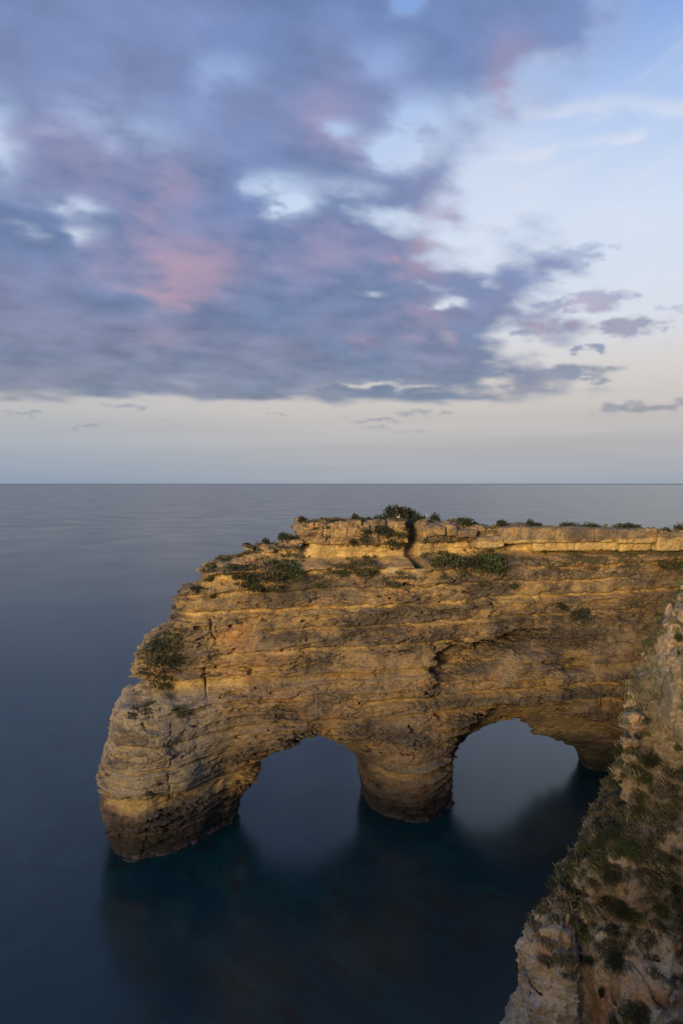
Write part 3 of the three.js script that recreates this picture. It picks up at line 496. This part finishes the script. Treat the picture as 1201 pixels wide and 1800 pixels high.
// leaves spread through the outer part of a heap of lumps; about 1 m in radius
function bushShape(seed, count, len, wid, lumps, tint, spiky = 0, height = 0.8) {
  const r = rng(seed), heap = [], pos = new Float32Array(count * 12), col = new Float32Array(count * 12), ix = [];
  for (let i = 0; i < lumps; i++) { const a = r() * 6.28, d = Math.sqrt(r()) * 0.68; heap.push([Math.cos(a) * d, 0.12 + r() * (height - 0.3) * (1 - 0.6 * d), Math.sin(a) * d, 0.2 + r() * 0.24, 0.7 + r() * 0.6]); }
  const v = new THREE.Vector3(), a = new THREE.Vector3(), b = new THREE.Vector3(), c = new THREE.Vector3();
  for (let i = 0; i < count; i++) {
    const h = heap[Math.floor(r() * lumps)], z = r() * 1.6 - 0.6, t = r() * 6.28, q = Math.sqrt(Math.max(0, 1 - Math.min(1, z * z))), rad = h[3] * (0.45 + 0.95 * Math.pow(r(), 0.8));
    v.set(q * Math.cos(t), Math.min(1, z), q * Math.sin(t));
    const cx = h[0] + v.x * rad, cy = Math.max(-0.12, h[1] + v.y * rad * 0.85), cz = h[2] + v.z * rad;
    a.set(v.x + (r() - 0.5) * 1.2, v.y * (1 - spiky) + spiky * 1.6 + (r() - 0.5) * 1.0 + 0.3, v.z + (r() - 0.5) * 1.2).normalize();
    b.set(r() - 0.5, r() - 0.5, r() - 0.5).cross(a).normalize();
    const L = len * (0.6 + 0.8 * r()), w = wid * (0.6 + 0.8 * r()), o = i * 12;
    c.crossVectors(a, b).multiplyScalar(w * 0.3);
    pos.set([cx, cy, cz, cx + a.x * L * 0.5 + b.x * w + c.x, cy + a.y * L * 0.5 + b.y * w + c.y, cz + a.z * L * 0.5 + b.z * w + c.z, cx + a.x * L, cy + a.y * L, cz + a.z * L, cx + a.x * L * 0.5 - b.x * w + c.x, cy + a.y * L * 0.5 - b.y * w + c.y, cz + a.z * L * 0.5 - b.z * w + c.z], o);
    const k = h[4] * (0.7 + 0.6 * r()), y = r() < 0.16 ? 1 : 0;
    for (let n = 0; n < 4; n++) col.set([(tint[0] + y * 0.04) * k, (tint[1] + y * 0.018) * k, (tint[2] + y * 0.008) * k], o + n * 3);
    ix.push(i * 4, i * 4 + 1, i * 4 + 2, i * 4, i * 4 + 2, i * 4 + 3);
  }
  const g = new THREE.BufferGeometry();
  g.setAttribute('position', new THREE.BufferAttribute(pos, 3)); g.setAttribute('color', new THREE.BufferAttribute(col, 3)); g.setIndex(ix); g.computeVertexNormals();
  // branches from the root out to the lumps
  const tw = heap.slice(0, 9).map((h) => new THREE.TubeGeometry(new THREE.CatmullRomCurve3([new THREE.Vector3(h[0] * 0.1, -0.3, h[2] * 0.1), new THREE.Vector3(h[0] * 0.5, h[1] * 0.3, h[2] * 0.55), new THREE.Vector3(h[0] * 1.1, h[1] + 0.1, h[2] * 1.1)]), 4, 0.018, 4));
  const bloom = [];
  for (let i = 0; i < 70; i++) {
    const h = heap[Math.floor(r() * Math.min(lumps, 5))], t = r() * 6.28, z = 0.2 + 0.8 * r(), q = Math.sqrt(1 - z * z), rad = h[3] * (1.05 + 0.2 * r());
    const f = new THREE.CircleGeometry(0.02, 5); f.rotateX(-1.57 + (r() - 0.5) * 1.6); f.rotateY(r() * 6); f.translate(h[0] + q * Math.cos(t) * rad, h[1] + z * rad, h[2] + q * Math.sin(t) * rad); bloom.push(f);
  }
  return { foliage: g, branch: mergeGeometries(tw), bloom: mergeGeometries(bloom) };
}
const DARK = [0.027, 0.036, 0.015], OLIVE = [0.072, 0.078, 0.028], GREEN = [0.055, 0.078, 0.024], DRY = [0.15, 0.12, 0.072];
const farBush = [bushShape(1, 900, 0.17, 0.05, 12, DARK), bushShape(2, 900, 0.17, 0.05, 14, GREEN), bushShape(3, 900, 0.2, 0.045, 10, OLIVE, 0.4), bushShape(4, 900, 0.17, 0.05, 9, DARK, 0, 0.7)];
const flatBush = [bushShape(5, 700, 0.15, 0.05, 16, OLIVE, 0.1, 0.4), bushShape(6, 700, 0.15, 0.05, 16, DARK, 0.1, 0.42), bushShape(7, 700, 0.2, 0.03, 14, [0.075, 0.07, 0.03], 0.5, 0.4)];
const nearBush = [bushShape(11, 5200, 0.085, 0.014, 26, [0.072, 0.098, 0.030], 0.5), bushShape(12, 5200, 0.08, 0.018, 28, [0.048, 0.062, 0.024], 0.2), bushShape(13, 4600, 0.13, 0.009, 22, [0.095, 0.10, 0.04], 0.9), bushShape(14, 4200, 0.14, 0.007, 14, DRY, 0.9, 0.7)];
const ORD = ['first', 'second', 'third', 'fourth', 'fifth', 'sixth', 'seventh', 'eighth', 'ninth', 'tenth', 'eleventh', 'twelfth', 'thirteenth', 'fourteenth', 'fifteenth', 'sixteenth', 'seventeenth', 'eighteenth', 'nineteenth', 'twentieth', 'twenty-first', 'twenty-second', 'twenty-third', 'twenty-fourth', 'twenty-fifth', 'twenty-sixth', 'twenty-seventh', 'twenty-eighth', 'twenty-ninth', 'thirtieth', 'thirty-first', 'thirty-second', 'thirty-third', 'thirty-fourth', 'thirty-fifth', 'thirty-sixth', 'thirty-seventh', 'thirty-eighth', 'thirty-ninth', 'fortieth'];
const rv = rng(99);
function shrub(shape, p, up, width, height, label, group, flowers, name = 'shrub') {
  const o = thing(name, p, label, 'shrub', group);
  o.quaternion.setFromUnitVectors(new THREE.Vector3(0, 1, 0), up);
  o.rotateY(rv() * 6.28);
  o.scale.set(width / 2, height / 0.8, width / 2);
  part('foliage', shape.foliage, leafMat, o);
  part('branch', shape.branch, twigMat, o);
  if (flowers) part('flower_cluster', shape.bloom, petalMat, o).userData.kind = 'stuff';
  return o;
}
const bring = (px, py) => { for (let y = py; y < py + 40; y += 1.5) { const h = touch(px, y); if (h) return h; } return null; };
const UPW = new THREE.Vector3(0, 1, 0);
// scrub standing along the top: [px, py of its foot, width px, height px, metres back from the rim]
[[680, 914, 34, 15, 1.6], [706, 914, 52, 25, 1.9], [728, 914, 44, 19, 1.5], [744, 914, 34, 16, 1.3], [767, 918, 20, 15, 0.5], [655, 915, 12, 6, 0.9], [628, 916, 18, 10, 0.4], [589, 917, 12, 8, 0.4], [606, 917, 16, 5, 0.5], [468, 965, 16, 10, 0.5], [500, 961, 24, 13, 0.6], [515, 958, 16, 11, 0.8], [533, 955, 14, 12, 0.8], [437, 969, 11, 7, 0.4], [820, 926, 32, 14, 0.5], [842, 927, 14, 6, 0.8], [886, 927, 24, 12, 0.5], [935, 928, 15, 12, 0.4], [952, 929, 20, 7, 0.6], [975, 930, 10, 5, 0.5], [1006, 930, 32, 12, 0.7], [1040, 930, 48, 14, 0.9], [1111, 934, 56, 12, 0.8], [1172, 939, 22, 8, 0.5], [1197, 940, 22, 13, 0.3]]
  .sort((a, b) => a[0] - b[0]).forEach(([x, y, w, h, back], i) => {
    const t = bring(x, y); if (!t) return console.log('no rock', x, y);
    const q = t.p.clone().addScaledVector(N, -back), g = drop(q.x, q.z, t.p.y + 2.5) ?? t.p, k = t.dist / FOCAL;
    g.y -= 0.08 * h * k;
    shrub(h < 9 || i % 3 === 0 ? flatBush[1] : farBush[(i % 2) * 3], g, UPW, w * k * 1.08, h * k, `dark green shrub along the top rim of the sea arch, ${ORD[i]} from the left`, 'shrubs on top of the sea arch');
  });
// scrub on shelves and in hollows of the arch's face
[[640, 945, 34, 22], [620, 950, 22, 16], [690, 950, 44, 24], [672, 928, 50, 16], [704, 934, 30, 18], [645, 930, 30, 14], [575, 926, 16, 12], [870, 942, 36, 20], [895, 945, 30, 18], [838, 938, 18, 12], [795, 984, 56, 34], [765, 990, 24, 22], [828, 984, 44, 30], [858, 986, 48, 30], [885, 992, 24, 18], [470, 1000, 62, 30], [435, 1006, 44, 22], [510, 1000, 46, 24], [415, 996, 26, 16], [490, 988, 46, 16], [440, 1026, 30, 20], [462, 1032, 24, 14], [488, 1030, 26, 16], [400, 1004, 18, 10], [575, 1000, 34, 12], [602, 1002, 26, 10], [632, 996, 46, 16], [655, 1002, 28, 12], [690, 1018, 44, 14], [712, 1022, 26, 12], [560, 1024, 18, 12], [848, 1024, 22, 16], [905, 1026, 18, 12], [1165, 988, 34, 20], [1190, 988, 34, 22], [1015, 1070, 38, 22], [985, 1062, 22, 14], [370, 1016, 20, 9], [345, 1032, 28, 12], [377, 1044, 18, 20]]
  .sort((a, b) => a[0] - b[0]).forEach(([x, y, w, h], i) => {
    const t = touch(x, y + h * 0.2); if (!t || t.dist < 40) return console.log('no rock', x, y);
    const up = slopeAt(t.p).multiplyScalar(0.8).add(UPW).normalize(), k = t.dist / FOCAL;
    shrub(i % 5 < 2 ? farBush[(i * 7) % 4] : flatBush[i % 3], t.p.addScaledVector(up, -0.12), up, w * k * (y < 956 ? 0.9 : 1.25), h * k * 0.6, `low scrub clump on the shelves under the arch's cap, ${ORD[i]} from the left`, 'scrub on the face of the sea arch', false, 'scrub_clump');
  });
// the overgrown left shoulder
[[302, 1116, 34, 24], [282, 1132, 40, 28], [306, 1136, 34, 26], [264, 1150, 36, 28], [290, 1156, 46, 32], [314, 1160, 28, 22], [262, 1172, 34, 26], [288, 1182, 40, 26], [312, 1184, 26, 16], [252, 1186, 22, 12], [290, 1206, 30, 18], [298, 1222, 26, 18], [280, 1230, 34, 16], [258, 1244, 34, 12], [306, 1240, 26, 16], [320, 1250, 20, 12], [236, 1250, 26, 10], [262, 1252, 20, 14], [280, 1374, 12, 16], [272, 1392, 22, 9], [288, 1397, 12, 7]]
  .sort((a, b) => a[1] - b[1]).forEach(([x, y, w, h], i) => {
    const t = bring(x, y); if (!t) return console.log('no rock', x, y);
    const up = slopeAt(t.p).multiplyScalar(2.5).add(UPW).normalize(), k = t.dist / FOCAL;
    shrub(i % 4 === 1 ? farBush[0] : flatBush[i % 3], t.p.addScaledVector(up, -0.1), up, w * k * 1.3, h * k * 0.3, `dark scrub on the arch's left shoulder, ${ORD[i]} from the top`, 'scrub on the left shoulder of the arch', false, 'scrub_clump');
  });
// bushes on the near cliff: [px, py, width px, height px, kind, flowers]
[[1012, 1530, 46, 40, 0, 0], [1000, 1556, 40, 38, 0, 0], [1028, 1502, 40, 40, 0, 0], [1008, 1580, 50, 40, 1, 0], [1060, 1488, 40, 34, 1, 1], [1082, 1470, 52, 40, 1, 0], [1062, 1520, 48, 36, 2, 1], [1105, 1500, 60, 48, 0, 0], [1085, 1545, 60, 40, 1, 0], [1045, 1550, 36, 30, 2, 1], [1066, 1580, 44, 36, 1, 0], [1092, 1600, 60, 46, 1, 0], [1112, 1615, 46, 36, 0, 1], [1160, 1602, 44, 34, 0, 1], [1078, 1640, 30, 26, 1, 0], [1030, 1640, 24, 40, 1, 0], [1076, 1692, 56, 36, 1, 0], [1042, 1692, 30, 24, 1, 0], [1060, 1748, 16, 30, 1, 0], [1115, 1786, 70, 48, 2, 1], [1085, 1800, 36, 30, 2, 1], [1148, 1340, 40, 44, 1, 0], [1138, 1372, 44, 40, 0, 1], [1098, 1362, 26, 22, 2, 1], [1090, 1415, 46, 36, 3, 0], [1125, 1420, 50, 40, 2, 1], [1138, 1266, 26, 24, 1, 0], [1080, 1322, 26, 26, 1, 0], [1140, 1140, 30, 44, 2, 0], [1158, 1112, 30, 36, 3, 0], [1192, 1122, 22, 26, 1, 0]]
  .sort((a, b) => a[1] - b[1]).forEach(([x, y, w, h, kind, fl], i) => {
    let t = touch(x, y); for (let q = x; (!t || t.dist > 40) && q < x + 90; q += 4) t = touch(q, y);
    if (!t || t.dist > 40) return console.log('no rock', x, y);
    const up = slopeAt(t.p).multiplyScalar(0.7).add(UPW).normalize(), k = t.dist / FOCAL;
    shrub(nearBush[kind], t.p.addScaledVector(up, -0.06), up, w * k * 0.76, h * k * 0.44, `${['feathery green', 'dense dark green', 'wispy olive', 'dry brown'][kind]} bush${fl ? ' with yellow flowers' : ''} on the near cliff, ${ORD[i]} bush from the top`, 'bushes on the near cliff', !!fl, 'cliff_bush');
  });
console.log('scrub done');

// ───────────────────────── grass ─────────────────────────
function tuft(seed, blades, h, spread, w) {
  const r = rng(seed), p = [], ix = [];
  for (let i = 0; i < blades; i++) {
    const a = r() * 6.28, x = (r() - 0.5) * spread, z = (r() - 0.5) * spread, L = h * (0.5 + 0.7 * r()), b = 0.25 + 0.7 * r(), cx = Math.cos(a), cz = Math.sin(a), n = p.length / 3;
    p.push(x - cz * w, -0.03, z + cx * w, x + cz * w, -0.03, z - cx * w, x + cx * L * b * 0.4 - cz * w * 0.6, L * 0.6, z + cz * L * b * 0.4 + cx * w * 0.6, x + cx * L * b, L * 0.95, z + cz * L * b);
    ix.push(n, n + 1, n + 2, n + 1, n + 3, n + 2);
  }
  const g = new THREE.BufferGeometry(); g.setAttribute('position', new THREE.Float32BufferAttribute(p, 3)); g.setIndex(ix); g.computeVertexNormals(); return g;
}
function cover(name, label, geometry, mesh, count, seed, accept, size, tints) {
  const g = mesh.geometry, P = g.attributes.position, Q = g.attributes.normal, r = rng(seed), list = [], p = new THREE.Vector3(), n = new THREE.Vector3(), q = new THREE.Quaternion(), m = new THREE.Matrix4();
  for (let tries = 0; list.length < count && tries < count * 150; tries++) {
    const i = Math.floor(r() * P.count); p.fromBufferAttribute(P, i); n.fromBufferAttribute(Q, i);
    if (!accept(p, n, r)) continue;
    const up = n.clone().multiplyScalar(0.6).add(UPW).normalize(), k = size * (0.6 + 0.8 * r());
    q.setFromUnitVectors(UPW, up).multiply(new THREE.Quaternion().setFromAxisAngle(UPW, r() * 6.28));
    list.push(m.compose(p, q, new THREE.Vector3(k, k, k)).clone().premultiply(mesh.matrixWorld));
  }
  const o = new THREE.InstancedMesh(geometry, new THREE.MeshStandardMaterial({ roughness: 0.9, side: THREE.DoubleSide }), list.length), c = new THREE.Color();
  list.forEach((t, i) => { o.setMatrixAt(i, t); const a = tints[Math.floor(r() * tints.length)], k = 0.7 + 0.6 * r(); o.setColorAt(i, c.setRGB(a[0] * k, a[1] * k, a[2] * k)); });
  o.name = name; o.castShadow = o.receiveShadow = true; scene.add(o); tag(o, label, 'grass', null, 'stuff');
}
scene.updateMatrixWorld(true);
const patch = (p, f) => fbm(p.x * f, p.y * f, p.z * f, 3);
cover('dry_grass', 'dry brown grass and herbs tufted over the near cliff', tuft(3, 30, 0.2, 0.3, 0.0028), cliff, 3600, 31, (p, n) => n.y > 0.05 && n.z > -0.3 && p.y > 12.8 && patch(p, 0.8) + 0.5 * n.y + 0.25 * sst(13, 15, p.y) * sst(21, 18, p.y) > 0.42, 1, [[0.23, 0.18, 0.11], [0.19, 0.145, 0.085], [0.12, 0.115, 0.05], [0.10, 0.11, 0.04]]);
cover('ledge_grass', 'short olive grass on the shelves and flat top of the sea arch', tuft(4, 12, 0.17, 0.35, 0.016), rockWall, 3000, 32, (p, n) => n.y > 0.5 && p.y > 19.8 && p.z > -7.5 && patch(p, 0.5) > (p.y > 22.6 ? 0.16 : 0.05), 1, [OLIVE, [0.10, 0.095, 0.04], [0.15, 0.12, 0.06], DRY]);

// ───────────────────────── gulls ─────────────────────────
{
  const ball = (x, y, z, c, r) => (Math.hypot((x - c[0]) / r[0], (y - c[1]) / r[1], (z - c[2]) / r[2]) - 1) * Math.min(...r);
  const f = (x, y, z) => smin(smin(smin(ball(x, y, z, [0, 0.2, 0], [0.15, 0.075, 0.07]), ball(x, y, z, [0.11, 0.27, 0], [0.045, 0.07, 0.04]), 0.05), ball(x, y, z, [0.14, 0.345, 0], [0.045, 0.04, 0.036]), 0.02), ball(x, y, z, [-0.2, 0.19, 0], [0.12, 0.025, 0.03]), 0.05);
  const body = paint(meshField(f, f, [-0.36, 0.08, -0.12], [0.24, 0.42, 0.12], 0.012, 0.02), (x, y, z, o) => { const wing = x < 0.07 && y > 0.2 && y < 0.3; const tip = x < -0.2; o[0] = o[1] = o[2] = tip ? 0.05 : wing ? 0.42 : 0.8; });
  const gullMat = new THREE.MeshStandardMaterial({ vertexColors: true, roughness: 0.8 }), yellow = new THREE.MeshStandardMaterial({ color: new THREE.Color().setRGB(0.6, 0.35, 0.04), roughness: 0.6 });
  const beak = new THREE.ConeGeometry(0.012, 0.055, 6); beak.rotateZ(-1.75); beak.translate(0.2, 0.34, 0);
  [[702, 917, 0.4, 0.25, 'left'], [725, 917, 2.6, 0.25, 'middle'], [752, 917, 1.2, 0.3, 'right']].forEach(([x, y, turn, back, which]) => {
    const t = bring(x, y); if (!t) return;
    const q = t.p.clone().addScaledVector(N, -back), g = drop(q.x, q.z, t.p.y + 2) ?? t.p;
    const o = thing('gull', g, `white gull standing on the arch's rim before the large bush, ${which} of three`, 'gull', 'gulls on the rim');
    o.rotation.y = turn;
    part('body', body, gullMat, o); part('beak', beak, yellow, o);
    for (const z of [-0.03, 0.03]) { const l = new THREE.CylinderGeometry(0.006, 0.006, 0.16, 5); l.translate(0.01, 0.07, z); part('leg', l, yellow, o); }
  });
}
renderer.render(scene, camera);
